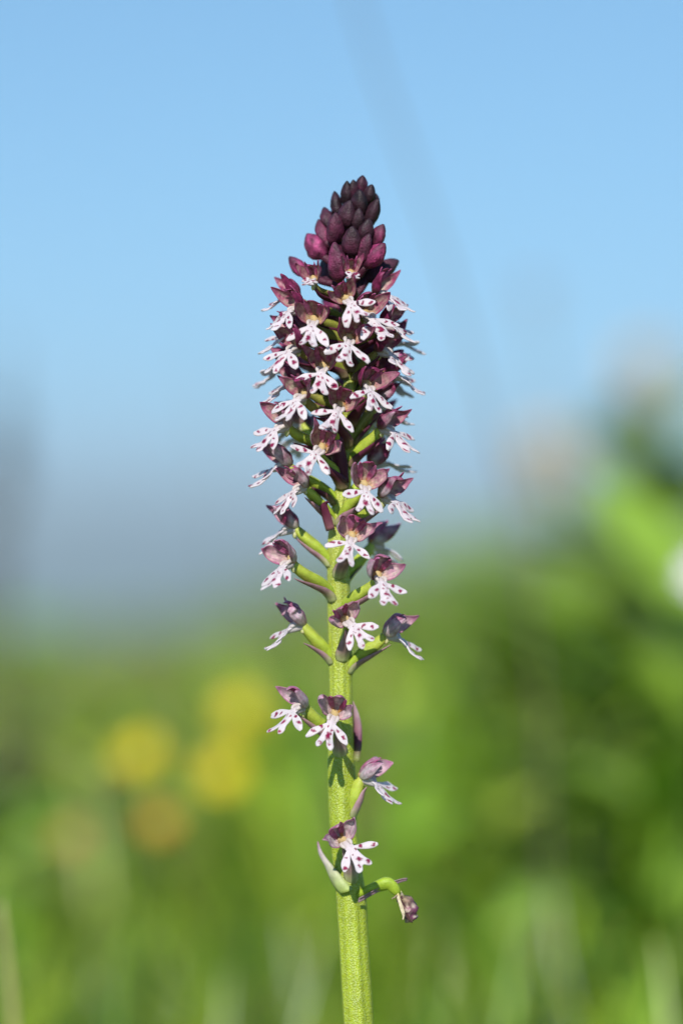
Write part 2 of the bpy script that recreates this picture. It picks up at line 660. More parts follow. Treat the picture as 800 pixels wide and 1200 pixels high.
leafy_plant(600, 0.62, 0.145, 16, 0.06, 0.022, 'squat green plant with short leaves beside the low green plant', (0.17, 0.28, 0.03), 7, 0.0)
leafy_plant(735, 0.95, 0.26, 30, 0.075, 0.024, 'slender plant rising behind the bushy mid green plant', (0.2, 0.34, 0.04), 8, 0.02)


# --- blurred blooms
def bloom(px, py, Y, label, group, col, centre, npet, rad, name, cat='flower', face=(-0.15, -0.75, 0.6), stemcol=(0.1, 0.17, 0.02), pet_w=0.75, seed=0):
    r = random.Random(seed)
    top = at(px, py, Y)
    bx, by = top.x + r.uniform(-0.02, 0.02), top.y + r.uniform(0.0, 0.03)
    z0 = gz(bx, by)
    root = empty(name, (bx, by, z0))
    tag(root, label, cat, group)
    tp = np.array(top - root.location)
    mb = MB()
    mb.tube(cr([(0, 0, -0.005), tp * np.array([0.3, 0.3, 0.55]), tp], 9), np.linspace(0.0013, 0.0009, 9), 7, stemcol)
    mb.build('stem', M_HERB, root)
    f = np.array(face) / np.linalg.norm(face)
    u = np.cross(f, (0, 0, 1))
    u /= np.linalg.norm(u)
    w = np.cross(u, f)
    for i in range(npet):
        a = 2 * math.pi * i / npet + r.uniform(-0.1, 0.1)
        d = u * math.cos(a) + w * math.sin(a) + f * 0.45
        mb = MB()
        leaf(mb, tp, d, rad, rad * pet_w, 0.02, np.array(col) * r.uniform(0.85, 1.1), up=f, n=7, thick=0.0003)
        mb.build('petal', M_PETAL, root)
    mb = MB()
    t = np.linspace(0, 1, 6)
    mb.tube(tp + np.outer(t * rad * 0.35, f), rad * 0.3 * np.sqrt(1 - (t * 0.97) ** 2), 9, centre)
    mb.build('centre', M_PETAL, root)


YEL, ORA = (0.78, 0.66, 0.01), (0.62, 0.34, 0.02)
GY = 'bright yellow blooms in the grass'
bloom(165, 888, 0.46, 'bright yellow bloom standing directly above the orange yellow flower', GY, YEL, (0.6, 0.4, 0.01), 7, 0.0074, 'yellow_flower', seed=1)
bloom(262, 910, 0.47, 'bright yellow bloom just beneath the topmost yellow bloom', GY, YEL, (0.6, 0.4, 0.01), 7, 0.0074, 'yellow_flower', seed=2)
bloom(283, 838, 0.50, 'topmost of the three bright yellow blooms beside the orchid stem', GY, YEL, (0.6, 0.4, 0.01), 7, 0.0074, 'yellow_flower', seed=3)
bloom(188, 968, 0.38, 'orange yellow meadow flower just below the yellow blooms', None, ORA, (0.5, 0.3, 0.02), 5, 0.0054, 'orange_flower', seed=4)
bloom(85, 985, 0.42, 'dull orange brown meadow flower low in the grass beside the yellow blooms', None, (0.42, 0.22, 0.04), (0.3, 0.16, 0.02), 5, 0.0055, 'orange_flower', seed=5)
bloom(765, 1105, 0.42, 'rusty orange meadow flower low in the grass beneath the broad-leaved plants', None, (0.62, 0.24, 0.03), (0.3, 0.12, 0.02), 5, 0.0068, 'orange_flower', seed=6)
bloom(829, 680, 0.30, 'white meadow flower in front of the broad green leaves', None, (0.8, 0.78, 0.76), (0.7, 0.6, 0.2), 9, 0.008, 'white_flower', pet_w=0.5, seed=7)


def seed_stalk(px, py, Y, foot, label, col, hl, hw, seed, name='seed_head_stalk', group=None, n=70, cat='grass stalk', rs=0.0009):
    """thin stalk with a loose head of many small spikelets"""
    r = random.Random(seed)
    top = at(px, py, Y)
    ft = at(foot, 1000, Y)
    z0 = gz(ft.x, Y)
    root = empty(name, (ft.x, Y, z0))
    tag(root, label, cat, group)
    tp = np.array(top - root.location)
    mid = tp * np.array([0.38, 0.5, 0.52])
    pts = cr([(0, 0, -0.005), mid, tp], 14)
    mb = MB()
    mb.tube(pts, np.linspace(rs * 1.4, rs * 0.7, 14), 7, (0.26, 0.24, 0.10))
    mb.build('stem', M_GRASS, root)
    if n:
        mb = MB()
        for i in range(n):
            t = r.random()
            c = tp + np.array([0, 0, hl * (t - 0.5)])
            a = r.uniform(0, 6.28)
            rr = hw * math.sin(math.pi * (0.1 + 0.85 * t)) * r.uniform(0.2, 1)
            d = np.array([math.cos(a), math.sin(a), r.uniform(0.3, 1.2)])
            d /= np.linalg.norm(d)
            p = c + d * rr
            L = hw * r.uniform(0.35, 0.6)
            q = np.linspace(0, 1, 4)
            mb.tube(p + np.outer(q * L, d), L * 0.22 * np.sin(np.pi * (0.12 + 0.8 * q)), 5, np.array(col) * r.uniform(0.7, 1.25))
        mb.build('seed_head', M_GRASS, root)


PINK = (0.9, 0.70, 0.42)
seed_stalk(640, 552, 0.95, 655, 'pinkish seed head over the low green plant on the slope', PINK, 0.030, 0.015, 1, 'seed_head_stalk', 'seed heads against the sky', 110)
seed_stalk(758, 452, 1.15, 790, 'buff seed head above the tallest leafy plant', (0.9, 0.72, 0.45), 0.034, 0.016, 2, 'seed_head_stalk', 'seed heads against the sky', 110)
seed_stalk(625, 356, 0.75, 700, 'faint lone seed head high against the blue sky', (0.38, 0.26, 0.2), 0.016, 0.0065, 3, 'seed_head_stalk', 'seed heads against the sky', 28)
seed_stalk(240, 415, 1.6, 290, 'very faint thin seed head beside the orchid spike', (0.28, 0.25, 0.22), 0.03, 0.006, 4, 'seed_head_stalk', 'seed heads against the sky', 14)


def grass_stem(points, Y, r0, r1, label, col, name='grass_stem'):
    """long bare stem through photo pixels at depth Y, rooted in the ground"""
    P = [np.array(at(px, py, Y)) for px, py in points]
    x0, z0 = P[0][0], gz(P[0][0], Y)
    P = [np.array([x0, Y, z0 - 0.004])] + [p for p in P if p[2] > z0 + 0.01]
    o = np.array([x0, Y, z0])
    pts = cr([p - o for p in P], 24)
    mb = MB()
    mb.tube(pts, np.linspace(r0, r1, 24), 8, col)
    b = mb.build(name, M_GRASS)
    b.location = o
    tag(b, label, 'grass stalk')


grass_stem([(640, 1000), (625, 760), (590, 560), (535, 350), (480, 190), (435, 60), (400, -60)], 0.27, 0.00056, 0.00042,
           'long thin bare grass stem crossing the sky behind the orchid tip', (0.20, 0.17, 0.13))
grass_stem([(690, 1300), (672, 1200), (655, 1120), (645, 1050)], 0.26, 0.0009, 0.0005,
           'pale whitish grass blade low in the meadow under the leafy plants', (0.5, 0.55, 0.4))
grass_stem([(22, 1300), (16, 1200), (8, 1120), (0, 1060)], 0.09, 0.0010, 0.0006,
           'straw coloured grass blade low in the corner across from the orange flower', (0.5, 0.46, 0.2))


def dock_stalk():
    top = at(6, 395, 1.1)
    z0 = gz(top.x - 0.01, 1.1)
    root = empty('dry_dock_stalk', (top.x - 0.01, 1.1, z0))
    tag(root, 'tall dull brown seeded stalk standing alone against the hazy hills', 'plant')
    h = top.z - z0
    mb = MB()
    pts = cr([(0, 0, -0.01), (0.004, 0, h * 0.5), (0.01, 0, h)], 14)
    mb.tube(pts, np.linspace(0.004, 0.0015, 14), 8, (0.10, 0.09, 0.06))
    mb.build('stem', M_HERB, root)
    r = random.Random(3)
    for b in range(9):
        t0 = 0.33 + 0.66 * b / 9
        p0 = pts[int(t0 * 13)]
        a = r.uniform(0, 6.28)
        L = 0.05 * (1.15 - t0)
        d = np.array([math.cos(a) * 0.45, math.sin(a) * 0.45, 1.0])
        mb = MB()
        mb.tube(p0 + np.outer(np.linspace(0, 1, 5), d * L), np.linspace(0.0012, 0.0007, 5), 6, (0.11, 0.09, 0.06))
        for k in range(24):
            q = p0 + d * L * r.uniform(0.1, 1.05) + np.array([r.gauss(0, 1), r.gauss(0, 1), r.gauss(0, 1)]) * 0.0045
            e = np.array([r.gauss(0, 1), r.gauss(0, 1), r.gauss(0, 1)])
            e /= np.linalg.norm(e)
            tt = np.linspace(0, 1, 4)
            mb.tube(q + np.outer(tt * 0.005, e), 0.0021 * np.sin(np.pi * (0.12 + 0.8 * tt)), 5, np.array((0.12, 0.095, 0.065)) * r.uniform(0.6, 1.3))
        mb.build('seed_cluster', M_HERB, root)


dock_stalk()

# ------------------------------------------------------------------ the orchid
MAROON = np.array((0.030, 0.005, 0.013))
MAGENTA = np.array((0.40, 0.05, 0.17))
ROSE = np.array((0.52, 0.17, 0.34))
PALE = np.array((0.72, 0.63, 0.66))
INNER = np.array((0.72, 0.60, 0.46))
AMBER = np.array((0.62, 0.36, 0.06))
CREAM = np.array((0.74, 0.66, 0.42))
WHITE = np.array((0.76, 0.70, 0.72))
SPOT = np.array((0.26, 0.006, 0.065))
GREEN = np.array((0.30, 0.41, 0.03))

STEM_PX = [(1290, 426, 35), (1200, 419.6, 35), (1100, 413.6, 34.5), (1050, 410.5, 35), (1000, 404.5, 33), (960, 401.5, 32), (900, 399.5, 32),
           (850, 399, 29), (800, 399, 27), (700, 397, 27), (640, 396, 25), (590, 399.5, 20), (540, 406, 15), (480, 408, 13), (400, 410, 12), (330, 411, 11), (260, 415, 9), (220, 420, 4)]
_sy = np.array([q[0] for q in STEM_PX])[::-1]
_sx = np.array([q[1] for q in STEM_PX])[::-1]
_sw = np.array([q[2] for q in STEM_PX])[::-1]


def stem_x(py):
    return float(np.interp(py, _sy, _sx))


def stem_r(py):
    return float(np.interp(py, _sy, _sw)) * 0.5 * PX


base_pt = Vector((at(428, 1300).x, 0, gz(at(428, 1300).x, 0)))
orchid = empty('burnt_orchid', base_pt)
tag(orchid, 'single orchid spike with dark maroon buds and white crimson-spotted flowers on a green stem', 'orchid')
ORIG = np.array(base_pt)


def make_stem():
    P = [np.array(at(x, y)) for y, x, w in STEM_PX]
    P = [np.array([P[0][0] + 0.0015, 0, base_pt.z - 0.012]), np.array([P[0][0] + 0.001, 0, base_pt.z + 0.03])] + P
    R = [0.0026, 0.0025] + [w * 0.5 * PX for _, _, w in STEM_PX]
    n = 170
    pts = cr(P, n)
    rr = cr(np.array(R)[:, None], n)[:, 0]
    th = np.linspace(0, 2 * np.pi, 40, endpoint=False)
    wb = Wob(700)
    V0 = MB()

    def shape(t, u):
        return 1 + 0.035 * np.cos(5 * t + 0.7 + 2 * u) + 0.03 * np.cos(3 * t + 1.9 - 1.5 * u) + 0.015 * np.sin(9 * t + 6 * u) + 0.012 * math.sin(37 * u) + 0.01 * math.sin(83 * u)
    colr = np.zeros((n, 40, 3))
    for i in range(n):
        z = pts[i][2]
        c = lerp(np.array((0.33, 0.40, 0.022)), np.array((0.38, 0.42, 0.06)), smooth(0.15, 0.2, np.array(z)))
        streak = 0.5 + 0.5 * np.sin(11 * th + 3 * math.sin(i * 0.05))
        colr[i] = c * (0.82 + 0.3 * streak[:, None] * (0.6 + 0.4 * math.sin(i * 0.23)))
    V0.tube(pts - ORIG, np.maximum(rr, 0.0002), 40, colr, shape)
    V0.build('stem', M_STEM, orchid)


make_stem()


def grid(nu, nv):
    u = np.linspace(0, 1, nu)
    v = np.linspace(-1, 1, nv)
    return np.meshgrid(u, v, indexing='ij')


def strip(curve, widths, wdir, nu, nv, cup=0.0, cupdir=None, wav=0.0, wob=None, tipshape=None):
    """sheet about a centre curve. curve: points; widths: half widths along u; wdir: list of width directions"""
    U, V = grid(nu, nv)
    c = cr(curve, nu)
    w = cr(np.array(widths)[:, None], nu)[:, 0]
    w = w.clip(0.015 * w.max())
    wd = cr(wdir, nu) if len(np.shape(wdir)) == 2 else np.tile(np.asarray(wdir, float), (nu, 1))
    wd /= np.linalg.norm(wd, axis=1, keepdims=True)
    T = np.gradient(c, axis=0)
    T /= np.linalg.norm(T, axis=1, keepdims=True)
    nrm = np.cross(wd, T)
    nrm /= np.linalg.norm(nrm, axis=1, keepdims=True)
    P = c[:, None] + (w[:, None] * V)[..., None] * wd[:, None] - (cup * w[:, None] * V ** 2)[..., None] * nrm[:, None]
    if wav and wob is not None:
        P = P + (wav * wob(P) * (0.15 + np.abs(V)) * (0.25 + U))[..., None] * nrm[:, None]
    return P, U, V


def mixc(a, b, t):
    t = np.clip(t, 0, 1)[..., None]
    return a + (b - a) * t


def make_lip(r, op, parent, age, side=False):
    """three-lobed lip, the middle lobe forked; spots are pigment"""
    mb = MB()
    wb = Wob(1.6, r)
    cw = Wob(2.6, r)
    curl = r.uniform(0.7, 1.35)
    bend = r.uniform(-0.15, 0.15)
    ln = op
    if op > 0.5:
        midc = [(0, 0.4, -0.15), (0, 1.5, -0.35), (0, 2.2, -0.6), (0.02, 2.75, -1.15), (bend * 0.5, 3.5, -2.1), (bend, 4.2 + 0.2 * curl, -2.95), (bend * 1.3, 4.75 + 0.75 * curl, -3.95 + 0.25 * curl)]
    else:
        midc = [(0, 0.4, -0.15), (0, 1.5, -0.35), (0, 2.1, -0.5), (0, 2.4, -0.7), (0, 2.7, -0.9), (0, 2.9, -1.1), (0, 3.1, -1.3)]
    nu, nv = 46, 25
    U, V = grid(nu, nv)
    fork = 0.19 + r.uniform(-0.05, 0.06)
    Lv = 1 - fork * np.exp(-(V / 0.30) ** 2) - 0.13 * np.abs(V) ** 4 - 0.05 * r.uniform(-1, 1) * V + 0.03 * np.exp(-(V / 0.09) ** 2)
    s = U * Lv
    m = len(midc) - 1
    cc = cr(midc, 200)
    idx = np.clip(s, 0, 1) * 199
    c = np.stack([np.interp(idx, np.arange(200), cc[:, k]) for k in range(3)], -1)
    ws = [0.55, 0.62, 0.66, 0.62, 0.78, 1.12, 1.75]
    w = np.interp(np.clip(s, 0, 1) * 199, np.arange(200), cr(np.array(ws)[:, None], 200)[:, 0])
    tw = r.uniform(-0.25, 0.25)
    P = c.copy()
    P[..., 0] += w * V
    P[..., 1] += -0.10 * V ** 2 * w + 0.16 * np.exp(-(V / 0.5) ** 2) * w + tw * V * w * U
    P[..., 1] += 0.16 * cw(P) * U
    P[..., 2] += 0.09 * wb(P) * U
    spots = [(r.uniform(-0.15, 0.15), -2.2 * ln + r.uniform(-0.2, 0.2), r.uniform(0.24, 0.36), r.uniform(0.24, 0.38)),
             (r.uniform(-0.35, -0.15), -1.25 + r.uniform(-0.2, 0.1), r.uniform(0.10, 0.16), 0.14), (r.uniform(0.15, 0.38), -1.45 + r.uniform(-0.2, 0.2), r.uniform(0.11, 0.17), 0.15),
             (-0.75 + r.uniform(-0.1, 0.15), -3.2 * ln + r.uniform(-0.2, 0.15), r.uniform(0.18, 0.32), r.uniform(0.12, 0.22)), (0.75 + r.uniform(-0.15, 0.1), -3.2 * ln + r.uniform(-0.2, 0.15), r.uniform(0.18, 0.32), r.uniform(0.12, 0.22)),
             (0.05, -0.85, 0.09, 0.08), (r.uniform(-0.3, 0.3), -1.85, 0.09, 0.10)]
    if r.random() < 0.4:
        spots.append((r.uniform(-0.4, 0.4), -2.75 * ln, 0.1, 0.12))
    if age > 0.8:
        spots = spots[:5]

    def paint(P, spots, scale=1.0):
        pig = np.zeros(P.shape[:2])
        q = P + 0.11 * np.stack([cw(P * 2.1), wb(P * 1.7), cw(P * 1.7 + 3)], -1)
        for (x, z, a, b) in spots:
            d = np.sqrt(((q[..., 0] - x) / a) ** 2 + ((q[..., 2] - z) / b) ** 2)
            pig = np.maximum(pig, 1 - smooth(0.65, 1.3, d))
        return pig
    pig = paint(P, spots)
    blush = np.clip(0.10 + 0.12 * cw(P * 0.7), 0, 0.25)
    basew = mixc(WHITE, np.array((0.72, 0.40, 0.56)), blush * 0.5)
    top = mixc(basew, SPOT * r.uniform(0.8, 1.25), pig)
    bot = mixc(np.array((0.78, 0.72, 0.76)), SPOT, pig * 0.25)
    mb.sheet(P, 0.24, bot, top)
    # fleshy neck of the lip
    cn = cr([(0, 0.1, -0.1), (0, 1.2, -0.45), (0, 2.0, -0.75), (0, 2.5, -1.2)], 8)
    mb.tube(cn, np.array([0.5, 0.6, 0.62, 0.58, 0.52, 0.44, 0.32, 0.1]), 10, WHITE * np.array([0.96, 0.93, 0.92]))
    # side lobes
    for sgn in (-1, 1):
        L = r.uniform(3.0, 3.45) * (0.6 + 0.4 * op if op > 0.5 else 0.5)
        ang = math.radians(r.uniform(16, 48) if op > 0.5 else r.uniform(-80, -55))
        wid = r.uniform(0.52, 0.76)
        o = np.array([sgn * 0.30, 2.42, -0.80])
        bd = np.array([0, 0.60, -0.80])
        d = np.array([sgn * math.cos(ang), 0, 0]) + bd * math.sin(ang)
        nrm = np.array([0, 0.80, 0.60])
        wdv = np.cross(nrm, d)
        bk = r.uniform(-0.9, 0.7) if not side else r.uniform(1.2, 2.0)
        t = np.linspace(0, 1, 6)
        cpts = [o + d * L * q + nrm * (0.10 - 0.5 * abs(bk) * 0.5 * q * q + bk * 0.7 * q * q) + bd * (0.35 * q * q) for q in t]
        wsd = [0.34, 0.55, 0.82, 1.0, 0.85, r.uniform(0.12, 0.4)]
        Ps, Us, Vs = strip(cpts, np.array(wsd) * wid, wdv, 30, 15, cup=-0.18 * r.uniform(-0.5, 1.8), wav=0.10, wob=wb)
        # round off the end
        endp = np.array(cpts[-1])
        sp = []
        for q, k in ((r.uniform(0.34, 0.46), 0.22), (r.uniform(0.66, 0.80), 0.28)):
            cpt = o + d * L * q + bd * 0.35 * q * q
            sp.append((cpt[0] + r.uniform(-0.1, 0.1), cpt[2] + r.uniform(-0.15, 0.15), k * r.uniform(0.8, 1.3), k * r.uniform(0.7, 1.15)))
        pg = paint(Ps, sp)
        tp = mixc(mixc(WHITE, np.array((0.72, 0.40, 0.56)), blush.mean() * 0.5 + 0 * pg), SPOT, pg)
        if (sgn > 0) == (nrm[1] > 0):
            mb.sheet(Ps, 0.2, tp, np.array((0.78, 0.72, 0.76)))
        else:
            mb.sheet(Ps, 0.2, tp, np.array((0.78, 0.72, 0.76)))
    mb.v = [v * np.array([1, -1, 1]) for v in mb.v]
    mb.f = [f[::-1] for f in mb.f]
    return mb.build('lip', M_LIP, parent, MM * 1.05)


def tepal_cols(P, U, V, r, age, kind):
    """outer / inner pigment; age 0 = freshly opened (dark), 1 = oldest (pale with rose veins)"""
    w = Wob(1.7, r)
    w2 = Wob(5.0, r)
    mot = 0.5 + 0.5 * w2(P)
    a = np.clip(age + 0.18 * w(P), 0, 1)
    dark = mixc(MAROON * 3.5, MAGENTA * 0.9, 0.4 + 0.5 * mot)
    vein = smooth(0.2, 0.9, np.abs(np.sin(V * 4.5 + 0.4 * w(P))))
    if kind == 'dorsal':
        old = mixc(mixc(ROSE * 0.9, PALE, 0.25 + 0.35 * vein * age), MAGENTA, 0.25 + 0.5 * mot * (1.2 - 0.5 * age))
    else:
        old = mixc(PALE, ROSE, np.clip(0.65 * U + 0.25 * vein - 0.25, 0, 1))
        old = mixc(old, np.array((0.55, 0.52, 0.30)), smooth(0.35, 0.0, U) * 0.7)
        old = mixc(old, MAGENTA, smooth(0.3, 0.95, V + 0.25 * w(P)) * (1.0 - 0.5 * age))
        dark = mixc(dark, np.array((0.34, 0.22, 0.17)), smooth(0.55, 0.1, U) * smooth(0.3, -0.6, V) * 0.55)
    outer = mixc(dark, old, smooth(0.18, 0.75, a))
    inner = mixc(mixc(INNER * 0.85, MAGENTA, 0.36 + mot * 0.45), mixc(INNER, ROSE * 1.15, 0.36 + mot * 0.4), smooth(0.25, 0.7, age + 0 * U))
    inner = mixc(mixc(AMBER, CREAM, 0.35 + 0 * U), inner, smooth(0.0, 0.36, U))
    inner = mixc(inner, mixc(PALE, ROSE, 0.3 * mot), smooth(0.4, 0.9, age + 0 * U) * 0.75)
    inner = inner * (1 - 0.22 * smooth(0.55, 0.95, np.cos(V * 13 + 0.8 * w(P)))[..., None])
    outer = outer * (1 - 0.22 * smooth(0.55, 0.95, np.cos(V * 13 + 0.8 * w(P)))[..., None])
    rim = smooth(0.62, 1.0, np.maximum(np.abs(V), U * 1.05))
    rimc = mixc(MAGENTA * 0.85, ROSE * 0.9, age + 0 * U)
    inner = mixc(inner, rimc, rim * 0.85)
    return outer, inner


def make_tepals(r, op, parent, age):
    """the hood: dorsal sepal, two lateral sepals and two small petals, all lying on one flaring bowl"""
    wb = Wob(1.4, r)
    pitch = math.radians(28 + r.uniform(-6, 6))
    A, B = math.cos(pitch), math.sin(pitch)
    gape = (0.72 + 0.22 * op) * r.uniform(0.9, 1.08)
    crump = 0.20 + 0.14 * age

    def panel(phc, dph, length, W, sgn, nu, nv, rs=1.0, tip=0.0, droop=0.0, curl=0.0):
        U, V = grid(nu, nv)
        u = U[:, 0]
        w = np.interp(u, np.linspace(0, 1, 60), cr(np.array(W)[:, None], 60)[:, 0]).clip(0.02)
        a = np.interp(u, np.linspace(0, 1, 60), cr(np.array([0.30, 1.15, 1.75, 2.1, 2.3])[:, None], 60)[:, 0]) * rs * gape
        b = np.interp(u, np.linspace(0, 1, 60), cr(np.array([0.35, 1.05, 1.35, 1.5, 1.55])[:, None], 60)[:, 0]) * rs * gape
        d = -0.1 + length * (0.62 * u + 0.38 * u ** 1.6)
        k = np.clip((u - 0.7) / 0.3, 0, 1) ** 2
        a, b = a + curl * k, b + curl * 0.7 * k - droop * k
        ph = math.radians(phc) - V * math.radians(dph) * w[:, None] if sgn else V * math.radians(dph) * w[:, None]
        x = a[:, None] * np.sin(ph) * (sgn if sgn else 1)
        zz = b[:, None] * np.cos(ph)
        # every sepal is keeled: its middle stands a little proud
        keel = 1 + 0.07 * (1 - V ** 2)
        x, zz = x * keel, zz * keel
        f = np.repeat(d[:, None], nv, 1)
        P = np.stack([x, f, zz], -1)
        n = wb(P * 1.2) * crump * (0.1 + U ** 1.5)
        x = x * (1 + 0.35 * n)
        zz = zz * (1 + 0.35 * n) + 0.25 * n
        f = f + 0.6 * wb(P + 7.0) * crump * U
        Q = np.stack([x, -(f * A - zz * B), f * B + zz * A], -1)
        return Q, U, V

    parts = []
    tipu = r.uniform(0.0, 0.5)
    P, U, V = panel(0, 44, r.uniform(3.3, 3.9), [0.8, 1.0, 1.0, 0.85, 0.5, 0.06], 0, 30, 19, 1.04, curl=tipu * 0.4, droop=r.uniform(0.5, 1.2))
    o, i = tepal_cols(P, U, V, r, age, 'dorsal')
    parts.append(('sepal', P, o, i))
    for sgn in (-1, 1):
        P, U, V = panel(r.uniform(68, 78), r.uniform(46, 54), r.uniform(3.7, 4.5), [0.8, 1.0, 1.0, 0.82, 0.45, 0.04], sgn, 30, 19, 1.0, curl=r.uniform(-0.45, 0.45) * op)
        o, i = tepal_cols(P, U, V, r, age, 'lateral')
        parts.append(('sepal', P, (o, i)[sgn > 0], (i, o)[sgn > 0]))
    for sgn in (-1, 1):
        P, U, V = panel(r.uniform(20, 32), 15, r.uniform(3.2, 3.8), [0.7, 0.9, 1.0, 0.9, 0.7, 0.1], sgn, 18, 9, 0.86, curl=r.uniform(-0.4, 0.3))
        colr = mixc(mixc(ROSE, MAGENTA, 0.5 + 0.5 * wb(P * 3)), AMBER, smooth(0.4, 0.1, U))
        parts.append(('petal', P, colr, mixc(colr, ROSE, 0.3 + 0 * U)))
    for name, P, a, b in parts:
        mb = MB()
        mb.sheet(P, 0.11, a, b)
        mb.build(name, M_TEPAL, parent, MM * 1.2)


def make_column(r, age):
    """column with anther plus the cup where all tepals join"""
    mb = MB()
    n = 10
    t = np.linspace(0, 1, n)
    c = np.stack([0 * t, -(0.0 + 0.95 * t), 0.05 + 0.95 * t - 0.15 * t * t], 1)
    rad = np.interp(t, [0, 0.15, 0.4, 0.7, 0.9, 1], [0.5, 0.66, 0.64, 0.55, 0.36, 0.08])
    colr = np.array([mixc(CREAM, AMBER, np.array(x)) for x in np.interp(t, [0, 0.3, 0.7, 1], [1.0, 0.7, 0.3, 0.6])])
    mb.tube(c, rad, 12, colr, lambda th, u: 1 + 0.18 * np.sin(2 * th + 1) + 0.12 * np.sin(5 * th + 3 * u))
    for sgn in (-1, 1):           # pale shoulders either side of the throat
        c = cr([(sgn * 0.3, -0.4, 0.0), (sgn * 0.62, -1.2, 0.1), (sgn * 0.66, -1.8, -0.12), (sgn * 0.5, -2.2, -0.45)], 7)
        mb.tube(c, np.array([0.25, 0.3, 0.31, 0.3, 0.28, 0.24, 0.1]), 8, WHITE * np.array([0.95, 0.92, 0.86]))
    return mb


def frame(az, pitch, roll):
    a, p, ro = map(math.radians, (az, pitch, roll))
    f = Vector((math.sin(a), -math.cos(a), 0))
    x = Vector((math.cos(a), math.sin(a), 0))
    u = Vector((0, 0, 1))
    f, u = f * math.cos(p) + u * math.sin(p), -f * math.sin(p) + u * math.cos(p)
    x, u = x * math.cos(ro) + u * math.sin(ro), u * math.cos(ro) - x * math.sin(ro)
    return x, f, u


def ovary_and_bract(tip_w, tip_dir, py, az, parent, Minv, r, dn, age, bract=True, tipcol=None):
    """green twisted ovary from the stem to the flower base, bract beneath it"""
    node_py = py + dn / PX * MM
    node = at(stem_x(node_py), node_py)
    a = math.radians(az)
    rs = stem_r(node_py)
    out = Vector((math.sin(a), -math.cos(a), 0))
    n0 = node + out * rs * 0.55
    L = (tip_w - n0).length
    n1 = n0 + (out * 0.55 + Vector((0, 0, 1))) * L * 0.33
    n2 = tip_w - tip_dir * L * 0.30
    b = np.array([n0, n1, n2, tip_w])
    t = np.linspace(0, 1, 18)[:, None]
    curve = (1 - t) ** 3 * b[0] + 3 * (1 - t) ** 2 * t * b[1] + 3 * (1 - t) * t * t * b[2] + t ** 3 * b[3]
    tt = t[:, 0]
    rad = MM * np.interp(tt, [0, 0.12, 0.45, 0.8, 1], [0.62, 0.72, 0.98, 0.82, 0.55]) * (0.72 + 0.36 * age)
    if Minv is not None:
        loc = np.array([tuple(Minv @ Vector(q)) for q in curve])
    else:
        loc = curve - ORIG
    mb = MB()
    g = np.array([mixc(GREEN, np.array((0.36, 0.40, 0.06)), np.array(x)) for x in tt])
    if age < 0.35:
        g = np.array([mixc(GREEN * 0.85, np.array((0.22, 0.10, 0.07)), np.array(0.25 + 0.4 * x)) for x in tt])
    mb.tube(loc, rad, 14, g, lambda th, u: 1 + 0.09 * np.cos(3 * th + 4.5 * u) + 0.05 * np.abs(np.sin(3 * th + 4.5 * u)))
    mb.build('ovary', M_OVARY, parent)
    if bract:
        # lance-shaped bract hugging the lower/outer side of the ovary
        LB = r.uniform(0.72, 1.0)
        nb = 18
        ci = np.stack([np.interp(np.linspace(0, LB, nb), tt, curve[:, k]) for k in range(3)], 1)
        T = np.gradient(ci, axis=0)
        T /= np.linalg.norm(T, axis=1, keepdims=True)
        side = np.array(Vector((math.cos(a), math.sin(a), 0)))
        sgn = r.choice([-1, 1])
        outn = np.cross(T, side)
        outn /= np.linalg.norm(outn, axis=1, keepdims=True)
        if outn[3].dot(np.array(out)) < 0:
            outn = -outn
        rr = MM * np.interp(np.linspace(0, LB, nb), [0, 0.45, 1], [0.95, 1.22, 1.0])
        sp = np.linspace(0, 1, nb)
        ci = ci + outn * rr[:, None] + side * (sgn * MM * 0.5 * sp[:, None]) + outn * (MM * 0.9 * sp[:, None] ** 3 * r.uniform(-0.3, 0.9))
        w = MM * np.interp(sp, [0, 0.15, 0.45, 0.8, 1], [0.9, 1.15, 0.95, 0.45, 0.05])
        v = np.linspace(-1, 1, 9)
        P = ci[:, None] + (w[:, None] * v)[..., None] * side - (w[:, None] * 0.6 * v ** 2)[..., None] * outn[:, None]
        P = P - ORIG
        cb = mixc(np.array((0.42, 0.44, 0.20)), mixc(np.array((0.25, 0.10, 0.14)), np.array((0.40, 0.24, 0.27)), np.array(age)), smooth(0.05, 0.4, sp))
        if age < 0.45:
            cb = mixc(np.array((0.25, 0.2, 0.1)), np.array((0.11, 0.02, 0.05)), smooth(0.0, 0.35, sp))
        cb = np.repeat(cb[:, None], 9, 1) * (1 + 0.15 * np.cos(v * 9))[None, :, None]
        mb = MB()
        mb.sheet(P, 0.14 * MM, cb, cb)
        mb.build('bract', M_BRACT, orchid)


def spur(r, age, parent):
    mb = MB()
    L = r.uniform(1.3, 1.8)
    c = cr([(0, -0.35, 0.0), (0, -0.25, -0.6), (r.uniform(-.1, .1), -0.2 + r.uniform(-.2, .15), -L)], 8)
    t = np.linspace(0, 1, 8)
    rad = np.interp(t, [0, 0.3, 0.75, 0.93, 1], [0.45, 0.36, 0.40, 0.28, 0.05])
    colr = np.array([mixc(np.array((0.66, 0.62, 0.45)), np.array((0.52, 0.52, 0.20)), np.array(x)) for x in t])
    mb.tube(c, rad, 10, colr)
    mb.build('spur', M_OVARY, parent, MM)


JUNC = Vector((0, 2.35, -0.75))


